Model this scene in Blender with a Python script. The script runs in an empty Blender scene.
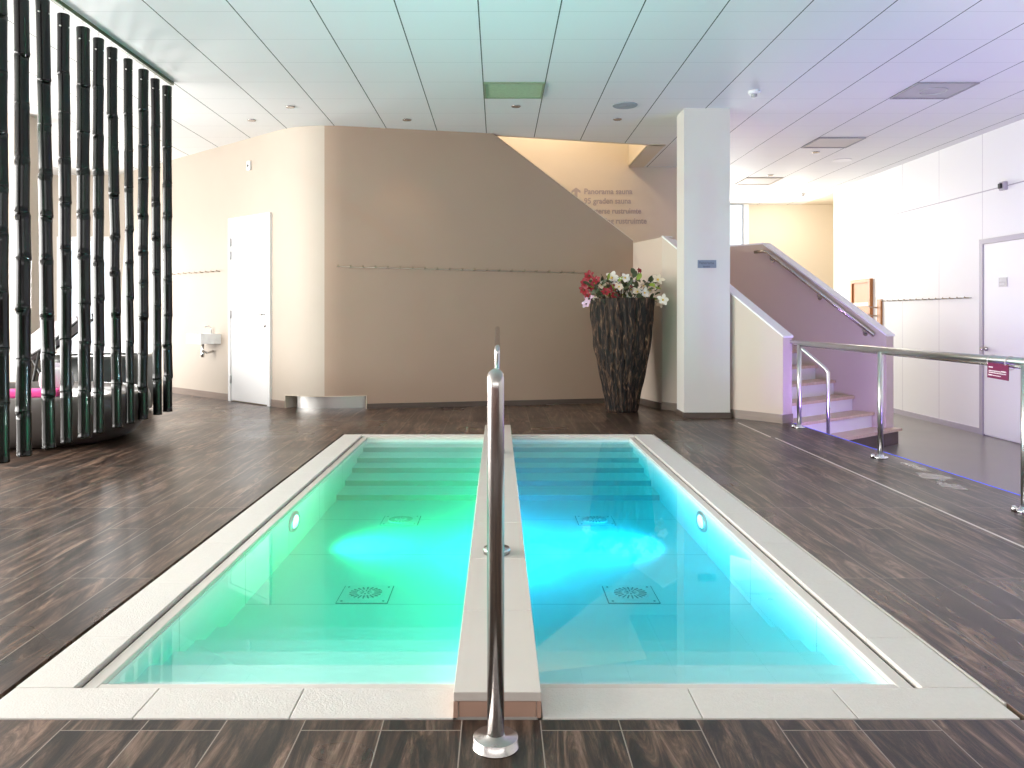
import bpy, bmesh, math, random
from mathutils import Vector, Matrix
random.seed(7)
sc = bpy.context.scene
PI = math.pi
# ------------------------------------------------------------------ camera, world, big lights, exposure
F = 810.0; VX, HY, CH = 498.0, 316.0, 1.1       # focal length in px, vanishing point, eye height
cd = bpy.data.cameras.new('camera'); cam = bpy.data.objects.new('camera', cd)
sc.collection.objects.link(cam); sc.camera = cam
cam.location = (0, 0, CH); cam.rotation_euler = (PI/2, 0, 0)
cd.sensor_width = 36; cd.lens = F/1024*36
cd.shift_x = (512-VX)/1024; cd.shift_y = -(384-HY)/1024
cd.clip_start = 0.05
w = bpy.data.worlds.new('sky'); sc.world = w; w.use_nodes = True
w.node_tree.nodes['Background'].inputs[0].default_value = (0.86, 0.93, 1.0, 1)
w.node_tree.nodes['Background'].inputs[1].default_value = 1.4
sc.view_settings.view_transform = 'Standard'; sc.view_settings.look = 'None'
sc.view_settings.exposure = 0.38; sc.view_settings.gamma = 1.0; sc.view_settings.use_curve_mapping = False
sc.cycles.use_denoising = True
sc.cycles.max_bounces = 8; sc.cycles.transparent_max_bounces = 12
sc.cycles.caustics_reflective = False; sc.cycles.caustics_refractive = False
sc.cycles.sample_clamp_indirect = 6

def lamp(name, typ, loc, energy, color=(1, 1, 1), rot=(0, 0, 0), **kw):
    d = bpy.data.lights.new(name, typ); d.energy = energy; d.color = color
    for k, v in kw.items(): setattr(d, k, v)
    o = bpy.data.objects.new(name, d); sc.collection.objects.link(o); o.location = loc; o.rotation_euler = rot
    return o
def aim(o, target):
    o.rotation_euler = (Vector(target)-o.location).to_track_quat('-Z', 'Y').to_euler()
# daylight through the tall windows along the left side
a = lamp('daylight_left', 'AREA', (-7.9, 4.0, 1.6), 960, (1.0, 0.97, 0.93), shape='RECTANGLE', size=9.8, size_y=2.5)
aim(a, (0, 4.0, 1.8))
# daylight from the glass front behind the photographer
a = lamp('daylight_front', 'AREA', (0.3, -3.3, 2.55), 60, (1.0, 0.98, 0.95), shape='RECTANGLE', size=9.0, size_y=1.0)
aim(a, (0.3, 6, 1.0))
# daylight through the window in the far end wall
a = lamp('daylight_far', 'AREA', (4.0, 16.15, 2.0), 160, (1.0, 0.97, 0.92), shape='RECTANGLE', size=2.2, size_y=2.4)
aim(a, (5.2, 8, 0.6))
# daylight through the glazed door at the far left
a = lamp('daylight_door', 'AREA', (-6.4, 12.7, 1.2), 110, (1.0, 0.98, 0.96), shape='RECTANGLE', size=0.9, size_y=2.2)
aim(a, (-5.0, 6, 0.6))

# ------------------------------------------------------------------ helpers
def P(x, y, D):                       # photo pixel at distance D -> point
    return Vector(((x-VX)*D/F, D, CH+(HY-y)*D/F))
def world_of(o):
    m = o.matrix_basis.copy()
    while o.parent: o = o.parent; m = o.matrix_basis @ m
    return m
def finish(o, label=None, cat=None, group=None, kind=None):
    if label: o['label'] = label
    if cat: o['category'] = cat
    if group: o['group'] = group
    if kind: o['kind'] = kind
    return o
class MB:
    def __init__(s): s.bm = bmesh.new()
    def poly(s, pts, smooth=False):
        f = s.bm.faces.new([s.bm.verts.new(p) for p in pts]); f.smooth = smooth; return f
    def box(s, x0, x1, y0, y1, z0, z1, M=None, bev=0):
        pts = [(x, y, z) for z in (z0, z1) for (x, y) in ((x0, y0), (x1, y0), (x1, y1), (x0, y1))]
        vs = [s.bm.verts.new((M @ Vector(p)) if M else p) for p in pts]
        fs = [s.bm.faces.new([vs[i] for i in q]) for q in ((3, 2, 1, 0), (4, 5, 6, 7), (0, 1, 5, 4), (1, 2, 6, 5), (2, 3, 7, 6), (3, 0, 4, 7))]
        if bev:
            es = list({e for f in fs for e in f.edges})
            bmesh.ops.bevel(s.bm, geom=es, offset=bev, segments=2, profile=0.5, affect='EDGES')
        return s
    def prism(s, pts, d):             # closed polygon pts (3D) pushed along vector d
        d = Vector(d); n = len(pts)
        a = [s.bm.verts.new(p) for p in pts]; b = [s.bm.verts.new(Vector(p)+d) for p in pts]
        s.bm.faces.new(a[::-1]); s.bm.faces.new(b)
        for i in range(n): s.bm.faces.new((a[i], a[(i+1) % n], b[(i+1) % n], b[i]))
        return s
    def tube(s, pts, r, seg=16, caps=True):
        pts = [Vector(p) for p in pts]; rs = r if isinstance(r, (list, tuple)) else [r]*len(pts)
        rings = []; up = None
        for i, p in enumerate(pts):
            t = (pts[min(i+1, len(pts)-1)]-pts[max(i-1, 0)]).normalized()
            if up is None:
                up = Vector((0, 0, 1)) if abs(t.z) < .9 else Vector((1, 0, 0))
            x = t.cross(up).normalized(); y = x.cross(t).normalized(); up = y
            rings.append([s.bm.verts.new(p+rs[i]*(math.cos(2*PI*k/seg)*x+math.sin(2*PI*k/seg)*y)) for k in range(seg)])
        for A, B in zip(rings, rings[1:]):
            for k in range(seg):
                f = s.bm.faces.new((A[k], A[(k+1) % seg], B[(k+1) % seg], B[k])); f.smooth = True
        if caps:
            s.bm.faces.new(rings[0][::-1]); s.bm.faces.new(rings[-1])
        return s
    def lathe(s, prof, seg=32, M=None, fn=None):
        rings = []
        for (r, z) in prof:
            ring = []
            for k in range(seg):
                a = 2*PI*k/seg; rr = r*(fn(a, z) if fn else 1)
                p = Vector((rr*math.cos(a), rr*math.sin(a), z)); ring.append(s.bm.verts.new(M @ p if M else p))
            rings.append(ring)
        for A, B in zip(rings, rings[1:]):
            for k in range(seg):
                f = s.bm.faces.new((A[k], A[(k+1) % seg], B[(k+1) % seg], B[k])); f.smooth = True
        s.bm.faces.new(rings[0][::-1]); s.bm.faces.new(rings[-1])
        return s
    def build(s, name, m, parent=None, loc=None):
        bmesh.ops.recalc_face_normals(s.bm, faces=s.bm.faces)
        me = bpy.data.meshes.new(name); 
        if parent is not None:
            s.bm.transform(world_of(parent).inverted())
        elif loc is not None:
            s.bm.transform(Matrix.Translation(-Vector(loc)))
        s.bm.to_mesh(me); s.bm.free()
        if m: me.materials.append(m)
        o = bpy.data.objects.new(name, me); sc.collection.objects.link(o)
        if parent is not None: o.parent = parent
        elif loc is not None: o.location = loc
        return o
def thing(name, label, cat, loc=(0, 0, 0), group=None, kind=None):
    o = bpy.data.objects.new(name, None); sc.collection.objects.link(o); o.location = loc; o.empty_display_size = .1
    o.matrix_basis = Matrix.Translation(Vector(loc))
    return finish(o, label, cat, group, kind)
def struct(name, mb, m, label, cat):
    return finish(mb.build(name, m), label, cat, kind='structure')

# ------------------------------------------------------------------ materials
def base(name, col, rough=.5, metal=0, spec=.5):
    m = bpy.data.materials.new(name); m.use_nodes = True
    b = m.node_tree.nodes['Principled BSDF']
    b.inputs['Base Color'].default_value = (*col, 1); b.inputs['Roughness'].default_value = rough
    b.inputs['Metallic'].default_value = metal; b.inputs['Specular IOR Level'].default_value = spec
    return m
def nd(m, t, **kw):
    n = m.node_tree.nodes.new(t)
    for k, v in kw.items():
        if k in n.inputs: n.inputs[k].default_value = v
        else: setattr(n, k, v)
    return n
def lk(m, a, b): m.node_tree.links.new(a, b)
def noisy(name, col, rough=.5, metal=0, scale=4, amount=.08, bump=0, stretch=(1, 1, 1), spec=.5, bscale=None):
    m = base(name, col, rough, metal, spec); b = m.node_tree.nodes['Principled BSDF']
    tc = nd(m, 'ShaderNodeTexCoord'); mp = nd(m, 'ShaderNodeMapping'); mp.inputs['Scale'].default_value = stretch
    lk(m, tc.outputs['Object'], mp.inputs[0])
    n = nd(m, 'ShaderNodeTexNoise'); n.inputs['Scale'].default_value = scale; n.inputs['Detail'].default_value = 5
    lk(m, mp.outputs[0], n.inputs['Vector'])
    cr = nd(m, 'ShaderNodeMix', data_type='RGBA')
    cr.inputs['A'].default_value = (*[c*(1-amount) for c in col], 1); cr.inputs['B'].default_value = (*[min(1, c*(1+amount)) for c in col], 1)
    cr.inputs[6].default_value = (*[c*(1-amount) for c in col], 1); cr.inputs[7].default_value = (*[min(1, c*(1+amount)) for c in col], 1)
    lk(m, n.outputs['Fac'], cr.inputs[0]); lk(m, cr.outputs[2], b.inputs['Base Color'])
    if bump:
        n2 = nd(m, 'ShaderNodeTexNoise'); n2.inputs['Scale'].default_value = bscale or scale*6; lk(m, mp.outputs[0], n2.inputs['Vector'])
        bp = nd(m, 'ShaderNodeBump'); bp.inputs['Strength'].default_value = bump; bp.inputs['Distance'].default_value = .01
        lk(m, n2.outputs['Fac'], bp.inputs['Height']); lk(m, bp.outputs[0], b.inputs['Normal'])
    return m
def ramp(m, stops):
    r = nd(m, 'ShaderNodeValToRGB'); e = r.color_ramp.elements
    e[0].position, e[0].color = stops[0][0], (*stops[0][1], 1); e[1].position, e[1].color = stops[-1][0], (*stops[-1][1], 1)
    for p, c in stops[1:-1]:
        x = e.new(p); x.color = (*c, 1)
    return r

def wood_floor():
    m = base('wood_look_planks', (.1, .07, .05), .3); b = m.node_tree.nodes['Principled BSDF']
    tc = nd(m, 'ShaderNodeTexCoord'); sp = nd(m, 'ShaderNodeSeparateXYZ'); lk(m, tc.outputs['Object'], sp.inputs[0])
    cb = nd(m, 'ShaderNodeCombineXYZ')
    ax = nd(m, 'ShaderNodeMath', operation='ADD'); ax.inputs[1].default_value = 0.098+.213*60; lk(m, sp.outputs[0], ax.inputs[0])
    ay = nd(m, 'ShaderNodeMath', operation='ADD'); ay.inputs[1].default_value = 20.35; lk(m, sp.outputs[1], ay.inputs[0])
    lk(m, ay.outputs[0], cb.inputs[0]); lk(m, ax.outputs[0], cb.inputs[1])
    br = nd(m, 'ShaderNodeTexBrick'); br.offset = .37; br.offset_frequency = 3; br.squash = 1
    br.inputs['Scale'].default_value = 1; br.inputs['Brick Width'].default_value = 1.25; br.inputs['Row Height'].default_value = .213
    br.inputs['Mortar Size'].default_value = .0018; br.inputs['Mortar Smooth'].default_value = .1; br.inputs['Bias'].default_value = 0
    br.inputs['Color1'].default_value = (0, 0, 0, 1); br.inputs['Color2'].default_value = (1, 1, 1, 1); br.inputs['Mortar'].default_value = (0, 0, 0, 1)
    lk(m, cb.outputs[0], br.inputs['Vector'])
    # grain, shifted by the random plank tone
    mp = nd(m, 'ShaderNodeMapping'); mp.inputs['Scale'].default_value = (13, 1.5, 1); lk(m, tc.outputs['Object'], mp.inputs[0])
    sh = nd(m, 'ShaderNodeVectorMath', operation='ADD'); mul = nd(m, 'ShaderNodeVectorMath', operation='SCALE'); mul.inputs['Scale'].default_value = 17
    lk(m, br.outputs['Color'], mul.inputs[0]); lk(m, mp.outputs[0], sh.inputs[0]); lk(m, mul.outputs[0], sh.inputs[1])
    n1 = nd(m, 'ShaderNodeTexNoise'); n1.inputs['Scale'].default_value = 1.0; n1.inputs['Detail'].default_value = 12; n1.inputs['Roughness'].default_value = .74
    n1.inputs['Distortion'].default_value = 1.3; lk(m, sh.outputs[0], n1.inputs['Vector'])
    r = ramp(m, [(.36, (.006, .004, .003)), (.46, (.030, .018, .013)), (.54, (.088, .052, .035)), (.68, (.31, .20, .145))]); lk(m, n1.outputs['Fac'], r.inputs[0])
    # plank tone
    tone = nd(m, 'ShaderNodeMapRange'); tone.inputs[3].default_value = .65; tone.inputs[4].default_value = 1.35; lk(m, br.outputs['Color'], tone.inputs[0])
    mm = nd(m, 'ShaderNodeVectorMath', operation='SCALE'); lk(m, r.outputs[0], mm.inputs[0]); lk(m, tone.outputs[0], mm.inputs['Scale'])
    mx = nd(m, 'ShaderNodeMix', data_type='RGBA'); mx.inputs[7].default_value = (.30, .25, .21, 1)
    lk(m, br.outputs['Fac'], mx.inputs[0]); lk(m, mm.outputs[0], mx.inputs[6]); lk(m, mx.outputs[2], b.inputs['Base Color'])
    # water-worn sheen
    n2 = nd(m, 'ShaderNodeTexNoise'); n2.inputs['Scale'].default_value = .55; n2.inputs['Detail'].default_value = 3; lk(m, tc.outputs['Object'], n2.inputs['Vector'])
    rr = nd(m, 'ShaderNodeMapRange'); rr.inputs[1].default_value = .3; rr.inputs[2].default_value = .7; rr.inputs[3].default_value = .22; rr.inputs[4].default_value = .42
    lk(m, n2.outputs['Fac'], rr.inputs[0]); lk(m, rr.outputs[0], b.inputs['Roughness'])
    bp = nd(m, 'ShaderNodeBump'); bp.inputs['Strength'].default_value = .25; bp.inputs['Distance'].default_value = .004
    lk(m, n1.outputs['Fac'], bp.inputs['Height']); lk(m, bp.outputs[0], b.inputs['Normal'])
    return m
def grid_mat(name, col, line, axes, widths, rough=.6, spec=.3):
    """col with joint lines: axes = list of (axis, phase, pitch, halfwidth, strength)"""
    m = base(name, col, rough, 0, spec); b = m.node_tree.nodes['Principled BSDF']
    tc = nd(m, 'ShaderNodeTexCoord'); sp = nd(m, 'ShaderNodeSeparateXYZ'); lk(m, tc.outputs['Object'], sp.inputs[0])
    acc = None
    for (ax, ph, pitch, hw, st) in axes:
        a = nd(m, 'ShaderNodeMath', operation='SUBTRACT'); a.inputs[1].default_value = ph-pitch*50-pitch/2; lk(m, sp.outputs[ax], a.inputs[0])
        d = nd(m, 'ShaderNodeMath', operation='MODULO'); d.inputs[1].default_value = pitch; lk(m, a.outputs[0], d.inputs[0])
        s_ = nd(m, 'ShaderNodeMath', operation='SUBTRACT'); s_.inputs[1].default_value = pitch/2; lk(m, d.outputs[0], s_.inputs[0])
        ab = nd(m, 'ShaderNodeMath', operation='ABSOLUTE'); lk(m, s_.outputs[0], ab.inputs[0])
        lt = nd(m, 'ShaderNodeMath', operation='LESS_THAN'); lt.inputs[1].default_value = hw; lk(m, ab.outputs[0], lt.inputs[0])
        ml = nd(m, 'ShaderNodeMath', operation='MULTIPLY'); ml.inputs[1].default_value = st; lk(m, lt.outputs[0], ml.inputs[0])
        if acc is None: acc = ml
        else:
            x = nd(m, 'ShaderNodeMath', operation='MAXIMUM'); lk(m, acc.outputs[0], x.inputs[0]); lk(m, ml.outputs[0], x.inputs[1]); acc = x
    mx = nd(m, 'ShaderNodeMix', data_type='RGBA'); mx.inputs[6].default_value = (*col, 1); mx.inputs[7].default_value = (*line, 1)
    lk(m, acc.outputs[0], mx.inputs[0]); lk(m, mx.outputs[2], b.inputs['Base Color'])
    return m
def water_mat(name, col, dens):
    m = bpy.data.materials.new(name); m.use_nodes = True; nt = m.node_tree; nt.nodes.clear()
    out = nd(m, 'ShaderNodeOutputMaterial'); mix = nd(m, 'ShaderNodeMixShader'); fr = nd(m, 'ShaderNodeFresnel'); fr.inputs['IOR'].default_value = 1.33
    geo = nd(m, 'ShaderNodeNewGeometry')
    tr = nd(m, 'ShaderNodeBsdfTransparent'); gl = nd(m, 'ShaderNodeBsdfGlossy'); gl.inputs['Roughness'].default_value = .015
    front = nd(m, 'ShaderNodeMath', operation='SUBTRACT'); front.inputs[0].default_value = 1; lk(m, geo.outputs['Backfacing'], front.inputs[1])
    mul = nd(m, 'ShaderNodeMath', operation='MULTIPLY'); lk(m, fr.outputs[0], mul.inputs[0]); lk(m, front.outputs[0], mul.inputs[1])
    lk(m, mul.outputs[0], mix.inputs[0]); lk(m, tr.outputs[0], mix.inputs[1]); lk(m, gl.outputs[0], mix.inputs[2]); lk(m, mix.outputs[0], out.inputs['Surface'])
    va = nd(m, 'ShaderNodeVolumeAbsorption'); va.inputs['Color'].default_value = (*col, 1); va.inputs['Density'].default_value = dens
    lk(m, va.outputs[0], out.inputs['Volume'])
    return m
def emit(name, col, s):
    m = base(name, col); b = m.node_tree.nodes['Principled BSDF']
    b.inputs['Emission Color'].default_value = (*col, 1); b.inputs['Emission Strength'].default_value = s
    return m
def glass_mat(name):
    m = bpy.data.materials.new(name); m.use_nodes = True; m.node_tree.nodes.clear()
    out = nd(m, 'ShaderNodeOutputMaterial'); mix = nd(m, 'ShaderNodeMixShader'); fr = nd(m, 'ShaderNodeFresnel'); fr.inputs['IOR'].default_value = 1.45
    tr = nd(m, 'ShaderNodeBsdfTransparent'); gl = nd(m, 'ShaderNodeBsdfGlossy'); gl.inputs['Roughness'].default_value = .01
    lk(m, fr.outputs[0], mix.inputs[0]); lk(m, tr.outputs[0], mix.inputs[1]); lk(m, gl.outputs[0], mix.inputs[2]); lk(m, mix.outputs[0], out.inputs[0])
    return m
M = {}
M['wood'] = wood_floor()
M['concrete'] = noisy('polished_concrete', (.17, .145, .125), .28, scale=1.3, amount=.3)
M['beige'] = noisy('beige_plaster', (.53, .46, .385), .55, scale=1.5, amount=.05, bump=.08, spec=.3)
M['shaded_wall'] = noisy('shaded_beige_plaster', (.405, .292, .218), .55, scale=1.5, amount=.05, bump=.08, spec=.3)  # browner copy of the beige plaster, shade put into its colour
M['cream'] = noisy('cream_plaster', (.74, .66, .54), .7, scale=2, amount=.03, spec=.2)
M['stair_wall'] = noisy('beige_stair_plaster', (.62, .525, .44), .55, scale=2, amount=.03, spec=.3)
M['offwhite'] = noisy('off_white_plaster', (.72, .66, .60), .6, scale=2, amount=.03, spec=.3)
M['column'] = noisy('column_paint', (.70, .675, .63), .6, scale=2, amount=.02, spec=.3)
M['ceiling'] = grid_mat('ceiling_panels', (.80, .80, .79), (.07, .09, .07), [(0, -.142, .595, .005, 1), (1, 5.96, .598, .003, .3)], 0)
M['panel_wall'] = grid_mat('white_wall_panels', (.9, .89, .88), (.45, .40, .45), [(1, 9.98, .985, .004, .8), (2, 2.63, 40, .007, .9)], 0, .45)
M['white'] = base('white_paint', (.86, .86, .86), .4)
M['door_white'] = base('white_door', (.9, .9, .9), .35)
M['frame_grey'] = base('mauve_grey_frame', (.45, .41, .47), .4)
M['trim'] = noisy('dark_baseboard', (.10, .075, .06), .35, scale=3, amount=.3, stretch=(1, 1, 12))
M['trim_light'] = noisy('tile_baseboard', (.26, .20, .165), .3, scale=3, amount=.25, stretch=(1, 1, 12))
M['coping'] = noisy('cream_stone', (.74, .70, .65), .55, scale=60, amount=.05, bump=.25, bscale=180)
M['lip'] = noisy('smooth_cream_tile', (.74, .69, .63), .25, scale=8, amount=.03)
M['parapet'] = noisy('parapet_tile', (.72, .66, .60), .3, scale=6, amount=.03)
M['pink_tile'] = noisy('pinkish_brown_tile', (.52, .33, .25), .35, scale=5, amount=.08)
M['basin'] = grid_mat('pool_tile', (.94, .94, .93), (.35, .36, .35), [(0, .655, 1.31, .004, .55), (1, 3.05, .8, .004, .4)], 0, .5)
M['shaded_riser'] = base('shaded_pool_step_face', (.55, .57, .57), .5)  # pool tile risers painted greyer to carry their shade
M['steel'] = noisy('brushed_steel', (.55, .52, .50), .24, 1, scale=40, amount=.08, stretch=(1, 1, .05))
M['steel_light'] = base('satin_steel', (.66, .65, .63), .3, 1)
M['chrome'] = base('chrome', (.8, .8, .8), .12, 1)
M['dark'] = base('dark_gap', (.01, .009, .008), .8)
M['black'] = base('black_rubber', (.02, .02, .02), .5)
M['led'] = emit('blue_led_strip', (.05, .1, .8), .45)
M['diff'] = noisy('green_diffuser', (.42, .56, .36), .6, scale=30, amount=.2)
M['grille'] = noisy('grey_grille', (.33, .32, .33), .5, scale=90, amount=.3)
M['speaker'] = base('grey_speaker_mesh', (.34, .38, .42), .6)
M['lampglass'] = emit('warm_halogen', (1, .82, .6), 12)
M['worn'] = noisy('worn_floor_film', (.19, .165, .15), .25, scale=12, amount=.5)
M['oak'] = noisy('oak_tread', (.62, .47, .34), .35, scale=5, amount=.25, stretch=(1, 8, 1))
M['drain'] = base('white_drain', (.9, .9, .88), .5)
M['riser'] = base('riser_paint', (.78, .76, .78), .5)
M['sauna_wood'] = noisy('sauna_pine', (.60, .27, .10), .5, scale=3, amount=.25, stretch=(1, 1, .15))
M['peg'] = base('brass_peg', (.34, .27, .19), .35, .6)
M['text'] = base('grey_lettering', (.47, .40, .39), .6)
M['plate'] = noisy('brushed_plate', (.22, .27, .33), .5, .0, scale=20, amount=.3)
M['plate_grey'] = base('grey_plate', (.45, .45, .45), .4, .3)
M['maroon'] = base('maroon_sign', (.15, .008, .055), .4)
M['signtext'] = base('pale_print', (.75, .6, .68), .5)
M['pod'] = base('taupe_lacquer', (.085, .075, .07), .33)
M['pink'] = base('pink_cushion', (.85, .07, .32), .7)
M['greyfab'] = base('white_grey_fabric', (.62, .58, .62), .7)
M['darkfab'] = base('dark_shell', (.035, .04, .038), .3)
M['seal'] = base('white_silicone', (.7, .66, .6), .4)
M['strip'] = base('aluminium_strip', (.68, .64, .60), .35, .4)
M['glass'] = glass_mat('clear_glass')
M['lens'] = emit('pool_lamp_lens_green', (.55, 1, .8), 3)
M['lens2'] = emit('pool_lamp_lens_blue', (.6, .95, 1), 3)

def bamboo_mat():
    m = base('black_green_bamboo', (.008, .008, .008), .17, 0, .35); b = m.node_tree.nodes['Principled BSDF']
    tc = nd(m, 'ShaderNodeTexCoord'); mp = nd(m, 'ShaderNodeMapping'); mp.inputs['Scale'].default_value = (18, 18, 1.2); lk(m, tc.outputs['Object'], mp.inputs[0])
    n = nd(m, 'ShaderNodeTexNoise'); n.inputs['Scale'].default_value = 1.5; n.inputs['Detail'].default_value = 4; lk(m, mp.outputs[0], n.inputs[0])
    r = ramp(m, [(.45, (.005, .004, .0045)), (.62, (.006, .012, .008)), (.8, (.008, .040, .018))]); lk(m, n.outputs['Fac'], r.inputs[0]); lk(m, r.outputs[0], b.inputs['Base Color'])
    return m
M['bamboo'] = bamboo_mat()
def bark_mat():
    m = base('bark', (.05, .03, .02), .75); b = m.node_tree.nodes['Principled BSDF']
    tc = nd(m, 'ShaderNodeTexCoord'); mp = nd(m, 'ShaderNodeMapping'); mp.inputs['Scale'].default_value = (22, 22, 4.5); lk(m, tc.outputs['Object'], mp.inputs[0])
    n = nd(m, 'ShaderNodeTexNoise'); n.inputs['Scale'].default_value = 1.3; n.inputs['Detail'].default_value = 7; n.inputs['Distortion'].default_value = 1.2; lk(m, mp.outputs[0], n.inputs[0])
    r = ramp(m, [(.40, (.004, .003, .002)), (.52, (.024, .013, .008)), (.63, (.10, .055, .032)), (.76, (.36, .21, .13))]); lk(m, n.outputs['Fac'], r.inputs[0]); lk(m, r.outputs[0], b.inputs['Base Color'])
    bp = nd(m, 'ShaderNodeBump'); bp.inputs['Strength'].default_value = 1; bp.inputs['Distance'].default_value = .03
    lk(m, n.outputs['Fac'], bp.inputs['Height']); lk(m, bp.outputs[0], b.inputs['Normal'])
    return m
M['bark'] = bark_mat()
M['water_green'] = water_mat('green_pool_water', (.0, .97, .845), 2.5)
M['water_blue'] = water_mat('cyan_pool_water', (.0, .93, .985), 2.9)

# ------------------------------------------------------------------ room shell
CZ = 3.34; LZ = -.36
SP = math.radians(38); U = Vector((-math.sin(SP), math.cos(SP), 0)); V = Vector((math.cos(SP), math.sin(SP), 0))
O = Vector((2.917, 8.29, 0))
def S(s, w_, z=0): return O+U*s+V*w_+Vector((0, 0, z))
# deck
EDGE = lambda y: 3.03+(8.39-y)*.05
mb = MB()
def slab(pts, z0, z1): mb.prism([(x, y, z0) for x, y in pts], (0, 0, z1-z0))
c1 = S(0, .1); c2 = S(1.6, .1)
slab([(-8, -3.4), (-1.447, -3.4), (-1.447, 12.87), (-8, 12.87)], -.12, 0)
slab([(-1.447, -3.4), (1.447, -3.4), (1.447, 2.206), (-1.447, 2.206)], -.12, 0)
slab([(-1.447, 7.54), (1.447, 7.54), (1.447, 12.2), (-1.447, 12.2)], -.12, 0)
slab([(1.447, -3.4), (EDGE(-3.4), -3.4), (EDGE(8.39), 8.39), (c2.x, c2.y), (1.84, 10.5), (1.447, 10.5)], -.12, 0)
struct('floor', mb, M['wood'], 'dark brown wood-look plank floor around the twin pools', 'floor')
mb = MB().prism([(0, -3.4, LZ-.1), (6.1, -3.4, LZ-.1), (6.1, 16.4, LZ-.1), (0, 16.4, LZ-.1)], (0, 0, .1))
struct('floor_lower', mb, M['concrete'], 'lower grey brown polished floor beyond the railing on the right', 'floor')
mb = MB().prism([(EDGE(-3.4)-.02, -3.4, LZ), (EDGE(-3.4)-.005, -3.4, LZ), (EDGE(8.39)-.005, 8.39, LZ), (EDGE(8.39)-.02, 8.39, LZ)], (0, 0, .359))
struct('trim_1', mb, M['dark'], 'dark riser face under the edge of the plank deck', 'step face')
# dark bed under the joint round the pool
mb = MB()
for (x0, x1, y0, y1) in ((-1.47, -1.40, 2.18, 7.57), (1.40, 1.47, 2.18, 7.57), (-1.47, 1.47, 2.18, 2.24), (-1.47, 1.47, 7.50, 7.57)):
    mb.box(x0, x1, y0, y1, -.13, -.06)
struct('trim_2', mb, M['dark'], 'dark open joint between the plank floor and the cream pool edge', 'joint')
# ceiling with the stairwell opening
hf = lambda x: 10.06+.277*(x+.06)
mb = MB()
for pts in ([(-8, -3.5), (-1.5, -3.5), (-1.5, 16.4), (-8, 16.4)], [(1.97, -3.5), (6.1, -3.5), (6.1, 16.4), (1.97, 16.4)],
            [(-1.5, -3.5), (1.97, -3.5), (1.97, hf(1.97)), (-1.5, hf(-1.5))], [(-1.5, 12.2), (1.97, 12.2), (1.97, 16.4), (-1.5, 16.4)]):
    mb.prism([(x, y, CZ) for x, y in pts], (0, 0, .12))
struct('ceiling', mb, M['ceiling'], 'white panelled ceiling with dark joint lines', 'ceiling')
mb = MB()   # plaster border of the opening
def strip3(a, b, wv, z0=CZ-.004, z1=CZ+.01):
    a = Vector((*a, z0)); b = Vector((*b, z0)); wv = Vector((*wv, 0)); mb.prism([a, b, b+wv, a+wv], (0, 0, z1-z0))
strip3((-1.4, hf(-1.4)-.05), (2.2, hf(2.2)-.05), (0, .05)); strip3((1.97, hf(1.97)-.05), (1.97, 12.19), (.22, 0))
struct('trim_3', mb, M['cream'], 'plain plaster border around the stairwell opening in the ceiling', 'ceiling trim')
# stairwell shaft above the ceiling
mb = MB(); mb.box(1.962, 2.07, hf(1.97)-.0, 12.19, CZ+.012, 5.6); mb.box(-1.6, 2.07, 12.19, 12.29, CZ-.001, 5.6)
mb.box(-1.6, -1.5, hf(-1.5), 12.2, CZ+.02, 5.6); mb.box(-1.6, 2.07, 9.6, 12.3, 5.6, 5.7); mb.box(-1.6, 2.07, 9.5, 9.6, CZ+.13, 5.6)
struct('wall_stairwell', mb, M['cream'], 'cream walls of the stairwell shaft above the ceiling opening', 'wall')
mb = MB().box(-1.6, 3.2, 12.19, 12.31, 0, CZ-.001)
struct('wall_landing', mb, M['cream'], 'cream wall with grey direction lettering behind the stairs', 'wall')

# left and curved wall
aL = Vector((.738, -.675)); eB = Vector((.977, .215)); C0 = Vector((-2.293, 9.446))
Sarc = C0-aL*.5; Earc = C0+eB*.5
def yb(x): return 9.95+.22*x
path = [Vector((-5.98, 7.35+.914*5.98)), Sarc]
N = 20
arc = [(1-t)**2*Sarc+2*t*(1-t)*C0+t*t*Earc for t in [i/N for i in range(N+1)]]
end = Vector((-1.497, yb(-1.497)))
def px_of(p): return VX+F*p.x/p.y
n0 = next(i for i, p in enumerate(arc) if px_of(p) >= 285)
nicheE = Vector((-1.566, yb(-1.566)))
def offs(pts, d):
    r = []
    for i, p in enumerate(pts):
        t = (pts[min(i+1, len(pts)-1)]-pts[max(i-1, 0)]).normalized(); r.append(p+Vector((-t.y, t.x))*d)
    return r
def wall_path(mb, pts, z0, z1, d0, d1):
    A = offs(pts, d0); B = offs(pts, d1)
    for i in range(len(pts)-1):
        q = [A[i], A[i+1], B[i+1], B[i]]
        mb.prism([(*p, z0) for p in q], (0, 0, z1-z0))
mb = MB()
wall_path(mb, [path[0]]+arc[:n0+1], 0, CZ, 0, .2)
n1_ = next(i for i, p in enumerate(arc) if px_of(p) >= 322)
wall_path(mb, arc[n0:n1_+1], .155, CZ, 0, .2)
o = struct('wall_left', mb, M['beige'], 'beige plaster wall that curves round beside the white door', 'wall')
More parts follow.
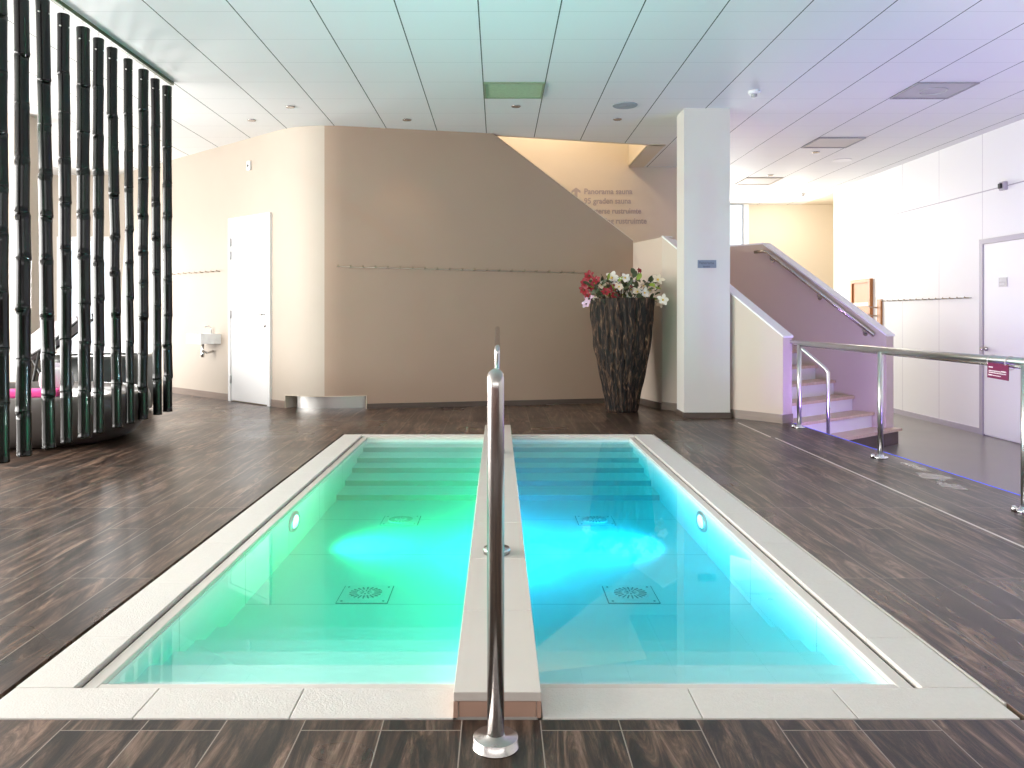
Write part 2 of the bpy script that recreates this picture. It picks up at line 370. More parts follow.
# niche with curved steel
mb = MB(); wall_path(mb, offs(arc[n0+2:]+[nicheE], .12), 0, .15, 0, .02)
o = finish(mb.build('convector_cover', M['steel_light']), 'curved brushed steel panel in the low niche at the foot of the beige wall', 'vent panel')
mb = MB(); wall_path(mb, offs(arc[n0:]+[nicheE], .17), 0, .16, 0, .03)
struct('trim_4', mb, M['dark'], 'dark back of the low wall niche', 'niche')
mb = MB(); 
for a_, b_ in ((arc[n0], 0), (nicheE, 0)):
    pass
wall_path(mb, arc[n0:]+[nicheE], .150, .157, -.004, .19)
for p, q in ((arc[n0-1], arc[n0]), (nicheE, end)):
    t = (q-p).normalized(); c = arc[n0] if p is arc[n0-1] else nicheE
    nn = Vector((-t.y, t.x)); c0 = c-nn*.004
    mb.prism([(*c0, 0), (*(c0+t*.008), 0), (*(c0+t*.008+nn*.19), 0), (*(c0+nn*.19), 0)], (0, 0, .157))
struct('trim_5', mb, M['cream'], 'pale metal edging of the low wall niche', 'trim')
# back wall with diagonal top, shade painted in as a browner beige
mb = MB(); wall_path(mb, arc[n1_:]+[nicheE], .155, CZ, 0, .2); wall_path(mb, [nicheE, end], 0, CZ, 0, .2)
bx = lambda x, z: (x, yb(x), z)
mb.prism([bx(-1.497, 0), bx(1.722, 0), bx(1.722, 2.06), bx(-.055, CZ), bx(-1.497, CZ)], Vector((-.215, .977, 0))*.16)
struct('wall_back', mb, M['shaded_wall'], 'beige wall with painted-in brown shade and a diagonal top edge behind the pools', 'wall')
mb = MB()   # pale capping along the diagonal
a3 = Vector(bx(-.075, CZ+.0)); b3 = Vector(bx(1.722, 2.06)); up = Vector((0, 0, .012))
mb.prism([a3, b3, b3+up, a3+up], Vector((-.215, .977, 0))*.17)
struct('trim_6', mb, M['cream'], 'pale capping along the diagonal edge of the back wall', 'trim')
# back wall far left with glazed door, beige pillar
mb = MB(); mb.box(-8, -7.0, 12.87, 13.0, 0, CZ); mb.box(-7.0, -5.95, 12.87, 13.0, 2.36, CZ)
mb.box(-5.95, -5.7, 12.87, 13.0, 0, CZ)
struct('wall_far_left', mb, M['beige'], 'beige end wall seen between the bamboo poles', 'wall')
win = finish(MB().box(-7.0, -6.94, 12.85, 12.95, 0, 2.36).box(-6.01, -5.95, 12.85, 12.95, 0, 2.36).box(-6.94, -6.01, 12.85, 12.95, 2.3, 2.36).box(-6.94, -6.01, 12.85, 12.95, 0, .06).build('window_1', M['white']),
             'tall bright glazed panel in the end wall behind the bamboo poles', 'window', kind='structure')
MB().box(-6.94, -6.01, 12.89, 12.90, .06, 2.3).build('pane', M['glass'], win)
mb = MB().box(-5.62, -5.22, 8.94, 9.3, 0, CZ)
struct('column_left', mb, M['beige'], 'beige pillar at the left edge behind the bamboo poles', 'pillar')
# window side wall on the left (outside the frame) and the glass front behind the camera
mb = MB(); mb.box(-8.15, -8, -3.5, 13, 0, .35); mb.box(-8.15, -8, -3.5, 13, 2.9, CZ)
for y in (-3.5, -.6, 2.3, 5.2, 8.1, 11.0, 12.6): mb.box(-8.15, -8, y, y+.35, .35, 2.9)
struct('wall_window_side', mb, M['offwhite'], 'window wall out of view on the left', 'wall')
mb = MB(); mb.box(-8, 6, -3.65, -3.5, LZ, 2.0); mb.box(-8, 6, -3.65, -3.5, 3.0, CZ)
for x in (-8, -5, -2, 1, 4, 5.6): mb.box(x, x+.4, -3.65, -3.5, 2.0, 3.0)
struct('wall_front', mb, base('red_brown_wood', (.16, .06, .04), .5), 'glazed wall out of view behind the camera', 'wall')
# right wall
mb = MB().box(5.97, 6.1, -3.5, 14.4, LZ, CZ)
struct('wall_right', mb, M['panel_wall'], 'white panelled wall on the right side', 'wall')
# far cream wall + window
mb = MB(); mb.box(5.03, 7.6, 16.3, 16.42, LZ, CZ); mb.box(2.9, 5.03, 16.3, 16.42, LZ, .4); mb.box(-.5, 2.9, 16.3, 16.42, LZ, CZ)
mb.box(7.5, 7.6, 14.3, 16.3, LZ, CZ); mb.box(6.1, 7.6, 14.3, 14.4, LZ, CZ); mb.box(6.1, 7.6, 14.3, 16.4, CZ, CZ+.1); mb.box(6.0, 7.6, 14.3, 16.4, LZ-.1, LZ)
struct('wall_far', mb, M['cream'], 'cream wall at the far end past the staircase', 'wall')
win = finish(MB().box(4.93, 5.03, 16.24, 16.4, .4, CZ).box(2.9, 3.0, 16.24, 16.4, .4, CZ).box(3.0, 4.93, 16.24, 16.4, .4, .46).box(3.92, 3.98, 16.24, 16.4, .46, CZ).build('window_2', M['white']),
             'bright full height window beside the cream wall past the staircase', 'window', kind='structure')
MB().box(3.0, 4.93, 16.32, 16.33, .46, CZ).build('pane', M['glass'], win)

# column
CX0, CX1, CY0, CY1 = 2.006, 2.502, 8.735, 9.08
struct('column_right', MB().box(CX0, CX1, CY0, CY1, 0, CZ), M['column'], 'white square pillar between the plant pot and the staircase', 'pillar')
mb = MB(); h = .06
mb.box(CX0-.012, CX1+.012, CY0-.012, CY0, 0, h); mb.box(CX0-.012, CX0, CY0, CY1+.012, 0, h); mb.box(CX1, CX1+.012, CY0, CY1+.012, 0, h)
struct('baseboard_column', mb, M['trim'], 'dark skirting around the foot of the white square pillar', 'skirting')

# stair side walls
k = .717; ZS = .885; FL = 1.596
Q1 = S(FL, 0); Q2 = Vector((1.722, 10.33, 0))
mb = MB(); T = V*.163
mb.prism([S(0, 0, LZ), S(FL, 0, LZ), S(FL, 0, 2.03), S(0, 0, ZS)], T)
d2 = (Q2-Q1).normalized(); n2 = Vector((d2.y, -d2.x, 0))
mb.prism([Q1+Vector((0, 0, 0)), Q2, Q2+Vector((0, 0, 2.03)), Q1+Vector((0, 0, 2.03))], n2*.163)
struct('wall_stair_left', mb, M['stair_wall'], 'pale beige low wall on the near side of the staircase', 'wall')
mb = MB()
def cap(w0, w1, s0, s1, z0, z1, t=.02):
    a_, b_ = S(s0, w0-.008, z0), S(s1, w0-.008, z1); mb.prism([a_, b_, b_+Vector((0, 0, t)), a_+Vector((0, 0, t))], V*(w1-w0+.016))
cap(0, .163, -.012, FL, ZS-.009, 2.03)
struct('trim_7', mb, M['white'], 'white sloping capping on the near stair wall', 'trim')
mb = MB()
W1, W0 = 1.93, 1.76; s_e = -.19; z_e = .876
mb.prism([S(s_e, W0, LZ), S(3.3, W0, LZ), S(3.3, W0, 2.03), S(s_e+(2.03-z_e)/k, W0, 2.03), S(s_e, W0, z_e)], V*(W1-W0))
struct('wall_stair_right', mb, M['stair_wall'], 'pale beige wall with a handrail on the far side of the staircase', 'wall')
mb = MB(); cap(W0, W1, s_e-.012, s_e+(2.03-z_e)/k, z_e-.009, 2.03, .02); cap(W0, W1, s_e+(2.03-z_e)/k, 3.3, 2.03, 2.03, .02)
struct('trim_8', mb, M['white'], 'pale capping on top of the far stair wall', 'trim')

# baseboards
def bb(name, pts, z0, h, mat_, label, d=-.012):
    mb = MB(); wall_path(mb, [Vector(p[:2]) for p in pts], z0, z0+h, d, 0)
    return struct(name, mb, mat_, label, 'skirting')
dL0, dL1 = Vector((-3.476, 10.527)), Vector((-2.753, 9.866))
bb('baseboard_left', [path[0], dL0-aL*.0], 0, .085, M['trim_light'], 'brown skirting under the washbasin on the left wall')
bb('baseboard_curve', [dL1]+arc[:n0+1], 0, .085, M['trim_light'], 'short brown skirting between the white door and the wall niche')
bb('baseboard_back', [nicheE+eB*.012, Vector((1.722, yb(1.722)))], 0, .06, M['trim'], 'dark skirting along the back wall behind the pools')
bb('baseboard_panel', [Q2, Q1], 0, .075, M['trim'], 'dark skirting behind the bark plant pot')
bb('baseboard_stair', [Q1, O, O+V*.163], 0, .09, M['trim_light'], 'brown skirting along the near stair wall')
bb('baseboard_right', [(5.97, 14.3), (5.97, 9.99)], LZ, .07, M['frame_grey'], 'grey skirting along the white panelled wall')
bb('baseboard_right_near', [(5.97, 8.98), (5.97, 0)], LZ, .07, M['frame_grey'], 'grey skirting near the white door in the panelled wall')

# doors ------------------------------------------------------------
def wallM(p0, dirv):      # local x along the wall, y out of the wall into the room, z up
    x = Vector((dirv[0], dirv[1], 0)).normalized(); z = Vector((0, 0, 1)); y = -z.cross(x)
    m = Matrix(((x.x, y.x, 0, p0[0]), (x.y, y.y, 0, p0[1]), (0, 0, 1, p0[2] if len(p0) > 2 else 0), (0, 0, 0, 1)))
    return m
ML = wallM((dL0.x, dL0.y, 0), aL); DW = (dL1-dL0).length
d1 = finish(MB().box(0, .055, 0, .035, 0, 2.36, ML).box(DW-.05, DW, 0, .035, 0, 2.36, ML).box(.055, DW-.05, 0, .035, 2.30, 2.36, ML).build('door_1', M['white']),
            'white door in the beige wall beside the small washbasin', 'door', kind='structure')
MB().box(.062, DW-.055, 0.002, .022, .015, 2.295, ML).build('door_leaf', M['door_white'], d1)
for z in (.28, 1.12, 1.88, 2.05):
    MB().tube([ML @ Vector((.058, .032, z-.05)), ML @ Vector((.058, .032, z+.05))], .012, 10).build('hinge', M['plate_grey'], d1)
hd = MB().tube([ML @ Vector((DW-.12, .022, 1.12)), ML @ Vector((DW-.12, .07, 1.12)), ML @ Vector((DW-.14, .075, 1.12)), ML @ Vector((DW-.24, .075, 1.12))], .011, 10).build('door_handle', M['steel'], d1)
mm_ = ML @ Matrix.Translation((DW-.12, .022, .98)) @ Matrix.Rotation(-PI/2, 4, 'X')
MB().lathe([(.022, 0), (.022, .008), (.008, .009), (.008, .012)], 16, mm_).build('lock_rosette', M['steel'], d1)

MR = wallM((5.97, 9.98, LZ), (0, -1))       # local x towards the camera
d2o = finish(MB().box(-.02, .05, 0, .03, 0, 2.40, MR).box(.98, 1.05, 0, .03, 0, 2.40, MR).box(.05, .98, 0, .03, 2.34, 2.40, MR).build('door_2', M['frame_grey']),
             'white door with a mauve grey frame in the panelled right wall', 'door', kind='structure')
MB().box(.055, .975, .0, .02, .015, 2.335, MR).build('door_leaf', M['door_white'], d2o)
MB().lathe([(.026, 0), (.026, .02), (.012, .022), (.012, .05), (.026, .052), (.022, .075)], 16, MR @ Matrix.Translation((.12, .02, 1.06)) @ Matrix.Rotation(-PI/2, 4, 'X')).build('door_knob', M['steel'], d2o)
# sauna door
MS = wallM((5.97, 13.62, LZ), (0, -1))
d3 = finish(MB().box(0, .06, 0, .05, 0, 2.06, MS).box(.66, .72, 0, .05, 0, 2.06, MS).box(.06, .66, 0, .05, 2.0, 2.06, MS).build('door_3', M['sauna_wood']),
            'small orange pine door at the far end of the panelled right wall', 'door', kind='structure')
MB().box(.06, .66, 0, .025, 0, 2.0, MS).build('door_leaf', M['sauna_wood'], d3)
MB().box(.06, .66, .025, .04, 1.62, 1.68, MS).build('cross_rail', M['oak'], d3)

# ------------------------------------------------------------------ pools
WZ, FZ = -.03, -.27
IX = 1.20; DX = .115
farR = [7.21, 6.91, 6.67, 6.35, 6.02]; nearR = [2.58, 2.80, 3.01, 3.22, 3.46]
Y0, Y1 = 2.45, 7.42
def plunge_pool(sg, word, watermat, lensmat, lcol, side):
    x0, x1 = (DX, IX) if sg > 0 else (-IX, -DX)
    t = thing('plunge_pool', f'{side} sunken pool with {word} water, cream stone edge and steps at both ends', 'pool', ((x0+x1)/2, 4.8, FZ-.1))
    mb = MB(); e = .04
    mb.box(x0-e, x1+e, Y0-e, Y1+e, FZ-.06, FZ)
    mb.box(x0-.05, x0, Y0-e, Y1+e, FZ, WZ-.002) if sg < 0 else mb.box(x1, x1+.05, Y0-e, Y1+e, FZ, WZ-.002)
    if sg < 0: mb.box(x1, x1+.05, Y0-e, Y1+e, FZ, WZ-.002)
    else: mb.box(x0-.05, x0, Y0-e, Y1+e, FZ, WZ-.002)
    mb.box(x0, x1, Y0-.05, Y0, FZ, WZ-.002); mb.box(x0, x1, Y1, Y1+.05, FZ, WZ-.002)
    mb.build('basin', M['basin'], t)
    for i, y in enumerate(farR):
        z = WZ-.04-.04*i
        mb = MB().box(x0, x1, y, farR[i-1] if i else Y1, FZ, z); st = mb.build('step', M['basin'], t)
        MB().box(x0, x1, y-.003, y, max(FZ, z-.04), z-.0005).build('riser', M['shaded_riser'], st)
    for i, y in enumerate(nearR):
        z = WZ-.035-.041*i
        MB().box(x0, x1, nearR[i-1] if i else Y0, y, FZ, z).build('step', M['basin'], t)
    for dy in (3.98, 5.42):     # drains
        cx = sg*.65; g = .12; fz = FZ
        dr = MB().box(cx-g, cx+g, dy-g, dy+g, fz, fz+.004, ).build('floor_drain', M['drain'], t)
        mb = MB().lathe([(.085, fz+.0035), (.08, fz+.009), (.03, fz+.013), (.001, fz+.013)], 32, Matrix.Translation((cx, dy, 0)))
        mb.build('drain_dome', M['drain'], dr)
        mb = MB()
        for q in range(20):
            a_ = 2*PI*q/20; Mx = Matrix.Translation((cx, dy, fz+.0095)) @ Matrix.Rotation(a_, 4, 'Z'); mb.box(.042, .080, -.0035, .0035, 0, .0025, Mx)
        for q in range(8):
            a_ = 2*PI*q/8; Mx = Matrix.Translation((cx, dy, fz+.0125)) @ Matrix.Rotation(a_, 4, 'Z'); mb.box(.012, .03, -.003, .003, 0, .0015, Mx)
        for (sx, sy) in ((1, 1), (1, -1), (-1, 1), (-1, -1)):
            mb.lathe([(.006, fz+.004), (.006, fz+.006)], 8, Matrix.Translation((cx+sx*.1, dy+sy*.1, 0)))
        mb.box(cx-g-.004, cx+g+.004, dy-g-.004, dy-g, fz, fz+.003); mb.box(cx-g-.004, cx+g+.004, dy+g, dy+g+.004, fz, fz+.003)
        mb.box(cx-g-.004, cx-g, dy-g, dy+g, fz, fz+.003); mb.box(cx+g, cx+g+.004, dy-g, dy+g, fz, fz+.003)
        mb.build('drain_slots', M['pool_dark'], dr)
    # underwater lamp in the side wall
    Mx = Matrix.Translation((sg*IX, 4.75, -.105)) @ Matrix.Rotation(-sg*PI/2, 4, 'Y') @ Matrix.Diagonal((.9, 1.75, 1, 1))
    lp = MB().lathe([(.062, 0), (.062, .012), (.05, .018), (.044, .012)], 32, Mx).build('underwater_lamp', M['steel_light'], t)
    MB().lathe([(.04, .012), (.036, .017), (.001, .018)], 32, Mx).build('lens', lensmat, lp)
    # cream lip between water and coping, and coping tiles
    xo = sg*1.245; xi = sg*IX
    mb = MB()
    def bx2(a_, b_, c_, d_, z0, z1, bev=0): mb.box(min(a_, b_), max(a_, b_), c_, d_, z0, z1, bev=bev)
    bx2(xi, xo, 2.41, 7.44, WZ-.001, -.012, .004); bx2(sg*.119, xi-sg*.0005, 2.41, Y0, WZ-.001, -.012, .004); bx2(sg*.119, xi-sg*.0005, Y1, 7.44, WZ-.001, -.012, .004)
    mb.build('lip', M['lip'], t)
    mb = MB(); bx2(sg*1.262, sg*1.43, 0, 0, 0, 0) if False else None
    ys = [2.216, 2.40, 2.77, 3.35, 3.94, 4.53, 5.12, 5.71, 6.30, 6.89, 7.53]
    for p, q in zip(ys[1:], ys[2:]): bx2(sg*1.258, sg*1.43, p+.0015, q-.0015, -.10, 0, .002)
    xs = [.121, .56, .985, 1.43] if sg > 0 else [.121, .572, 1.0, 1.43]
    for p, q in zip(xs, xs[1:]): bx2(sg*(p+.0015), sg*(q-.0015), 2.216, 2.397, -.10, 0, .002)
    for p, q in zip([.121, .66], [.66, 1.256]): bx2(sg*(p+.0015), sg*(q-.0015), 7.447, 7.53, -.10, 0, .002)
    mb.build('coping', M['coping'], t)
    mb = MB(); bx2(sg*1.2455, sg*1.2575, 2.395, 7.44, -.1, -.022); bx2(sg*.12, sg*1.26, 2.395, 2.412, -.1, -.055); bx2(sg*.12, sg*1.26, 7.438, 7.446, -.1, -.055)
    mb.build('overflow_slot', M['dark'], t)
    # water
    wv = MB().box(x0-.006, x1+.006, Y0-.006, Y1+.006, FZ-.006, WZ).build('pool_water', watermat)
    finish(wv, f'still {word} water filling the {side} pool', 'water', kind='stuff')
    # lamps: glow in the water
    l = lamp(f'underwater_glow', 'SPOT', (sg*(IX-.03), 4.75, -.08), lcol[1], lcol[0], shadow_soft_size=.03, spot_size=math.radians(150), spot_blend=1)
    aim(l, (sg*(IX-.9), 4.9, .35))
    l2 = lamp('underwater_beam', 'SPOT', (sg*(IX-.04), 4.75, -.045), lcol[2], lcol[3], spot_size=math.radians(64), spot_blend=lcol[4], shadow_soft_size=.012)
    aim(l2, (sg*.2, 4.67, -.045+.25))
M['pool_dark'] = base('drain_slot', (.3, .32, .32), .6)
plunge_pool(-1, 'glowing green', M['water_green'], M['lens'], ((.25, 1, .62), 150, 330, (1, .9, .8), .5), 'left')
plunge_pool(1, 'glowing cyan blue', M['water_blue'], M['lens2'], ((.20, .72, 1), 170, 330, (1, .85, .85), .12), 'right')
# parapet
t = thing('pool_divider', 'low cream tiled wall running between the green and the blue pool', 'low wall', (0, 4.9, -.1))
ys = [2.216]+[2.83+.605*i for i in range(8)]+[7.65]
for a_, b_ in zip(ys, ys[1:]):
    MB().box(-.122, .118, a_+.001, b_-.001, .045, .071, bev=.002).build('cover_tile', M['parapet'], t)
MB().box(-.112, .108, 2.226, 7.53, FZ, .045).box(-.112, .108, 7.53, 7.64, -.001, .045).build('core', M['parapet'], t)
MB().box(-.108, .104, 2.219, 2.226, .002, .0445).build('end_tile', M['pink_tile'], t)
for a_ in (-.122, .106): MB().box(a_, a_+.012, 2.217, 2.40, .0, .0445).build('end_frame', M['pink_tile'], t)

# handrails on the divider axis
def handrail(yP, zP, yM, zM, label, base_z=0, base_zM=.071):
    t = thing('handrail', label, 'handrail', (0, yP, base_z))
    x = -.006; sgn = 1 if yM > yP else -1
    MB().lathe([(.060, base_z+.0), (.060, base_z+.004), (.058, base_z+.005), (.058, base_z+.026), (.056, base_z+.028), (.024, base_z+.0285), (.023, base_z+.034)], 40, Matrix.Translation((x, yP, 0))).build('base_flange', M['steel'], t)
    pts = [(x, yP, base_z+.02), (x, yP, zP-.03)]
    c = Vector((x, yP, zP)); dirr = (Vector((x, yM, zM))-c).normalized()
    p0 = Vector((x, yP, zP-.028)); p1 = c; p2 = c+dirr*.028
    for i in range(1, 8):
        u_ = i/7; pts.append((1-u_)**2*p0+2*u_*(1-u_)*p1+u_*u_*p2)
    q0 = Vector((x, yM, zM))-dirr*.045; q1 = Vector((x, yM, zM)); q2 = Vector((x, yM, zM-.045))
    for i in range(8):
        u_ = i/7; pts.append((1-u_)**2*q0+2*u_*(1-u_)*q1+u_*u_*q2)
    pts.append((x, yM, base_zM+.02))
    MB().tube(pts, .022, 24).build('tube', M['steel'], t)
    MB().lathe([(.058, base_zM), (.058, base_zM+.02), (.055, base_zM+.024), (.024, base_zM+.0245), (.023, base_zM+.03)], 40, Matrix.Translation((x, yM, 0))).build('flange', M['steel'], t)
handrail(2.07, .945, 3.52, .84, 'brushed steel handrail in the foreground with a round base plate on the plank floor')
handrail(7.50, .985, 6.1, .86, 'far steel handrail whose thin post rises above the foreground one', base_z=.071)

# ------------------------------------------------------------------ bamboo screen
tr = MB().box(-3.135, -3.105, 3.2, 7.76, CZ-.03, CZ).build('ceiling_track', M['diff'])
tr.data.materials[0] = base('dark_green_track', (.06, .08, .03), .4)
finish(tr, 'dark green ceiling track that carries the hanging bamboo poles', 'ceiling track')
tops = [0, 21, 42.5, 63.4, 83, 98.5, 112, 128, 143.5, 155, 167]
bots = [2.6, 24.4, 49, 66.8, 84.4, 98.7, 117, 130, 143, 157.6, 167.7]
rad = [.042, .047, .044, .041, .046, .041, .041, .036, .044, .040, .043]
words = ['cut off by the left edge of the photo', 'second from the left edge, thick and straight', 'third from the left, leaning', 'fourth from the left edge',
         'fifth from the left, rather thick', 'sixth from the left, middle of the row', 'fifth from the right end of the row', 'thinnest, fourth from right',
         'third from the right end of the row', 'last but one at the right end', 'last at the right end, nearest the washbasin']
for i in range(11):
    Dt = 3.12*F/(VX-tops[i]); Db = 3.12*F/(VX-bots[i])
    pt = Vector((-3.12, Dt, 3.27 if i != 9 else 3.26)); pb = Vector((-3.12, Db, .178+.002*i))
    t = thing('bamboo_pole', f'black bamboo pole on the ceiling track, {words[i]}', 'bamboo pole', tuple(pb), 'hanging bamboo poles')
    zs = [0]; L = (pt-pb).length
    rng = random.Random(20+i)
    while zs[-1] < L-.25: zs.append(zs[-1]+rng.uniform(.27, .38))
    zs[-1] = L
    pts = []; rs = []; r = rad[i]
    for j in range(len(zs)-1):
        kink = Vector((rng.uniform(-.005, .005), rng.uniform(-.006, .006), 0)) if j else Vector()
        a_ = pb.lerp(pt, zs[j]/L)+kink; b_ = pb.lerp(pt, zs[j+1]/L)
        kb = Vector()
        seglen = zs[j+1]-zs[j]
        rj = r*rng.uniform(.95, 1.03)
        for (u_, f_) in ((.0, 1.0), (.008/seglen, 1.045), (.014/seglen, 1.0), (.05/seglen, .985), (.5, .97), (1-.05/seglen, .985), (1-.012/seglen, 1.02), (1-.005/seglen, .97)):
            pts.append(a_.lerp(b_, u_)); rs.append(rj*f_)
    mb = MB().tube(pts, rs, 20)
    mb.build('stem', M['bamboo'], t)
    mb = MB().tube([pt+Vector((-.02, 0, -.06)), pt+Vector((-.0, 0, .02)), (pt.x, pt.y, CZ-.03)], .0022, 6)
    mb.build('hanging_wire', M['steel_light'], t)
    mb = MB()
    for dz in (.10,):
        mb.tube([pt+Vector((r+.004, -.0, -dz)), pt+Vector((-r-.004, 0, -dz))], .0045, 8)
    mb.tube([pt+Vector((.0, -r*.9, -.10)), pt+Vector((0, -r-.006, -.10))], .006, 8)
    mb.build('bolt', M['steel_light'], t)

# ------------------------------------------------------------------ lounge behind the bamboo
PCX, PCY = -4.22, 7.35
t = thing('lounge_pod', 'large rounded taupe lounge tub on the floor behind the bamboo poles', 'lounge seat', (PCX, PCY, 0))
Mx = Matrix.Translation((PCX, PCY, 0)) @ Matrix.Rotation(math.radians(-25), 4, 'Z') @ Matrix.Diagonal((1.12, .86, 1, 1))
MB().lathe([(.70, 0), (.78, .015), (.88, .07), (.96, .17), (1.0, .29), (1.0, .38), (.985, .42), (.95, .44), (.90, .43), (.87, .38), (.86, .33)], 64, Mx).build('shell', M['pod'], t)
MB().lathe([(.83, .335), (.85, .36), (.83, .385), (.6, .40), (.01, .405)], 48, Mx).build('seat_cushion', M['darkfab'], t)
q = MB().box(-.38, .16, -.13, .13, -.03, .035, Matrix.Translation((-4.0, 7.08, .425)) @ Matrix.Rotation(.3, 4, 'Z'), bev=.02).build('cushion', M['pink'])
finish(q, 'bright pink flat cushion lying on the lounge tub', 'cushion')
Mw = Matrix.Translation((-3.95, 7.25, .53)) @ Matrix.Rotation(.5, 4, 'Z') @ Matrix.Rotation(.15, 4, 'X')
def superell(mb, a, b, c, n1=.6, Mx=None, seg=24):
    pr = []
    prof = []
    rings = []
    sg_ = lambda v, p: math.copysign(abs(v)**p, v)
    for i in range(1, seg//2):
        ph = -PI/2+PI*i/(seg//2)
        ring = []
        for j in range(seg):
            th = 2*PI*j/seg
            p = Vector((a*sg_(math.cos(ph), n1)*sg_(math.cos(th), n1), b*sg_(math.cos(ph), n1)*sg_(math.sin(th), n1), c*sg_(math.sin(ph), n1)))
            ring.append(mb.bm.verts.new(Mx @ p if Mx else p))
        rings.append(ring)
    for A, B in zip(rings, rings[1:]):
        for j in range(seg):
            f = mb.bm.faces.new((A[j], A[(j+1) % seg], B[(j+1) % seg], B[j])); f.smooth = True
    mb.bm.faces.new(rings[0][::-1]); mb.bm.faces.new(rings[-1])
    return mb
finish(superell(MB(), .14, .07, .11, .7, Mw).build('pillow', M['greyfab']), 'small round white pillow leaning on the lounge tub', 'pillow')
finish(superell(MB(), .10, .08, .13, .5, Matrix.Translation((-4.15, 7.62, .53)) @ Matrix.Rotation(.3, 4, 'Z')).build('pillow', M['frame_grey']), 'stacked grey mauve pillow standing at the back of the lounge tub', 'pillow')
# dark rounded backrest tub behind
t = thing('lounge_pod', 'dark round lounge tub with a high back standing further behind the bamboo poles', 'lounge seat', (-4.58, 9.32, 0))
Mx = Matrix.Translation((-4.58, 9.32, 0))
MB().lathe([(.45, 0), (.55, .03), (.60, .2), (.60, .62), (.56, .66), (.50, .65), (.50, .60)], 48, Mx).build('shell', M['darkfab'], t)
MB().lathe([(.48, .59), (.47, .63), (.01, .64)], 40, Mx).build('seat_cushion', M['darkfab'], t)
# raised canopy flap of white fabric with dark edge
t = thing('reclining_chair', 'reclining chair with a slanting white fabric back and dark frame behind the bamboo poles', 'chair', (-4.6, 8.3, 0))
pa = P(18, 362, 8.4); pb_ = P(79, 322, 8.4)
dv = (pb_-pa).normalized(); nz = Vector((0, 0, 1)); 
MB().prism([pa+Vector((0, 0, -.0)), pa.lerp(pb_, .5)+Vector((0, 0, -.015)), pb_+Vector((0, 0, .0)), pb_+Vector((-.04, 0, .06)), pa.lerp(pb_, .5)+Vector((-.03, 0, .19)), pa+Vector((0, 0, .18))], (0, .28, 0)).build('back_sheet', M['greyfab'], t)
MB().tube([pa+Vector((0, .0, -.01)), pa.lerp(pb_, .5)+Vector((0, 0, -.03)), pb_+Vector((.01, 0, .03)), pb_+Vector((0, 0, .09))], .014, 10).build('frame', M['black'], t)
MB().tube([pa+Vector((0, .28, -.01)), pa.lerp(pb_, .5)+Vector((0, .28, -.03)), pb_+Vector((.01, .28, .03)), pb_+Vector((0, .28, .09))], .014, 10).build('frame', M['black'], t)
for dy in (0, .28):
    m0 = pa.lerp(pb_, .35)+Vector((0, dy, -.02))
    MB().tube([m0, Vector((m0.x-.15, m0.y, .01))], .014, 10).build('leg', M['black'], t)
    m0 = pa+Vector((.0, dy, -.01))
    MB().tube([m0, Vector((m0.x+.35, m0.y, .01))], .014, 10).build('leg', M['black'], t)

# ------------------------------------------------------------------ washbasin, hooks, sensors on the left wall
def onL(px):    # point on left wall at pixel x
    kx = (px-VX)/F; D = 7.35/(1+.914*kx); return Vector((kx*D, D, 0))
p = onL(221)
MWb = wallM((p.x, p.y, 0), -aL) @ Matrix.Diagonal((1, -1, 1, 1))     # x away from the camera along the wall, y into the room
t = thing('washbasin', 'small white wall-hung washbasin left of the white door', 'washbasin', (p.x, p.y, .72))
mb = MB(); zb, zt = .735, .865; L_, W_ = .40, .28
for b_ in ((0, L_, .0, W_, zb, zb+.03), (0, .03, 0, W_, zb+.03, zt), (L_-.03, L_, 0, W_, zb+.03, zt), (.03, L_-.03, 0, .05, zb+.03, zt), (.03, L_-.03, W_-.03, W_, zb+.03, zt)):
    mb.box(*b_, MWb)
mb.build('bowl', M['white'], t)
fc = MWb @ Vector((.2, .03, zt))
MB().tube([fc, fc+Vector((0, 0, .07)), (MWb @ Vector((.2, .06, zt+.1))), (MWb @ Vector((.2, .12, zt+.09)))], .010, 12).build('tap', M['chrome'], t)
MB().tube([MWb @ Vector((.2, .15, zb)), MWb @ Vector((.2, .15, zb-.16))], .017, 14).tube(
    [MWb @ Vector((.2, .15, zb-.1)), MWb @ Vector((.2, .08, zb-.13)), MWb @ Vector((.2, 0, zb-.1))], .014, 12).tube(
    [MWb @ Vector((.2, .15, zb-.09)), MWb @ Vector((.2, .15, zb-.18))], .026, 14).build('drain_trap', M['chrome'], t)
def coat_rack(name, label, pts, L=.055, r=.007, down=.0, railm='beige', normal=None):
    c = pts[len(pts)//2]; t = thing(name, label, 'coat rack', tuple(c))
    a_, b_ = pts[0], pts[-1]; n_ = normal
    MB().tube([a_+n_*.006, b_+n_*.004], .0035, 8).build('rail', M[railm], t)
    for q_ in pts:
        MB().tube([q_, q_+n_*L*.75+Vector((0, 0, .004)), q_+n_*L+Vector((0, 0, .012))], [r*.7, r*.7, r*1.5], 8).build('hook', M['peg'], t)
nL = Vector((-.675, -.738, 0)); nB = Vector((.215, -.977, 0))
coat_rack('coat_rack', 'row of small pegs on the left wall above the washbasin', [onL(x)+Vector((0, 0, 1.69)) for x in (176, 181.5, 187, 192.5, 198, 203.5, 209, 214.5, 220)], normal=nL)
def onB(px):
    kx = (px-VX)/F; D = 9.95/(1-.22*kx); return Vector((kx*D, D, 0))
coat_rack('coat_rack', 'long row of small pegs across the back wall behind the pools', [onB(338+12.35*i)+Vector((0, 0, 1.68-.002*i)) for i in range(21)], L=.07, r=.009, normal=nB)
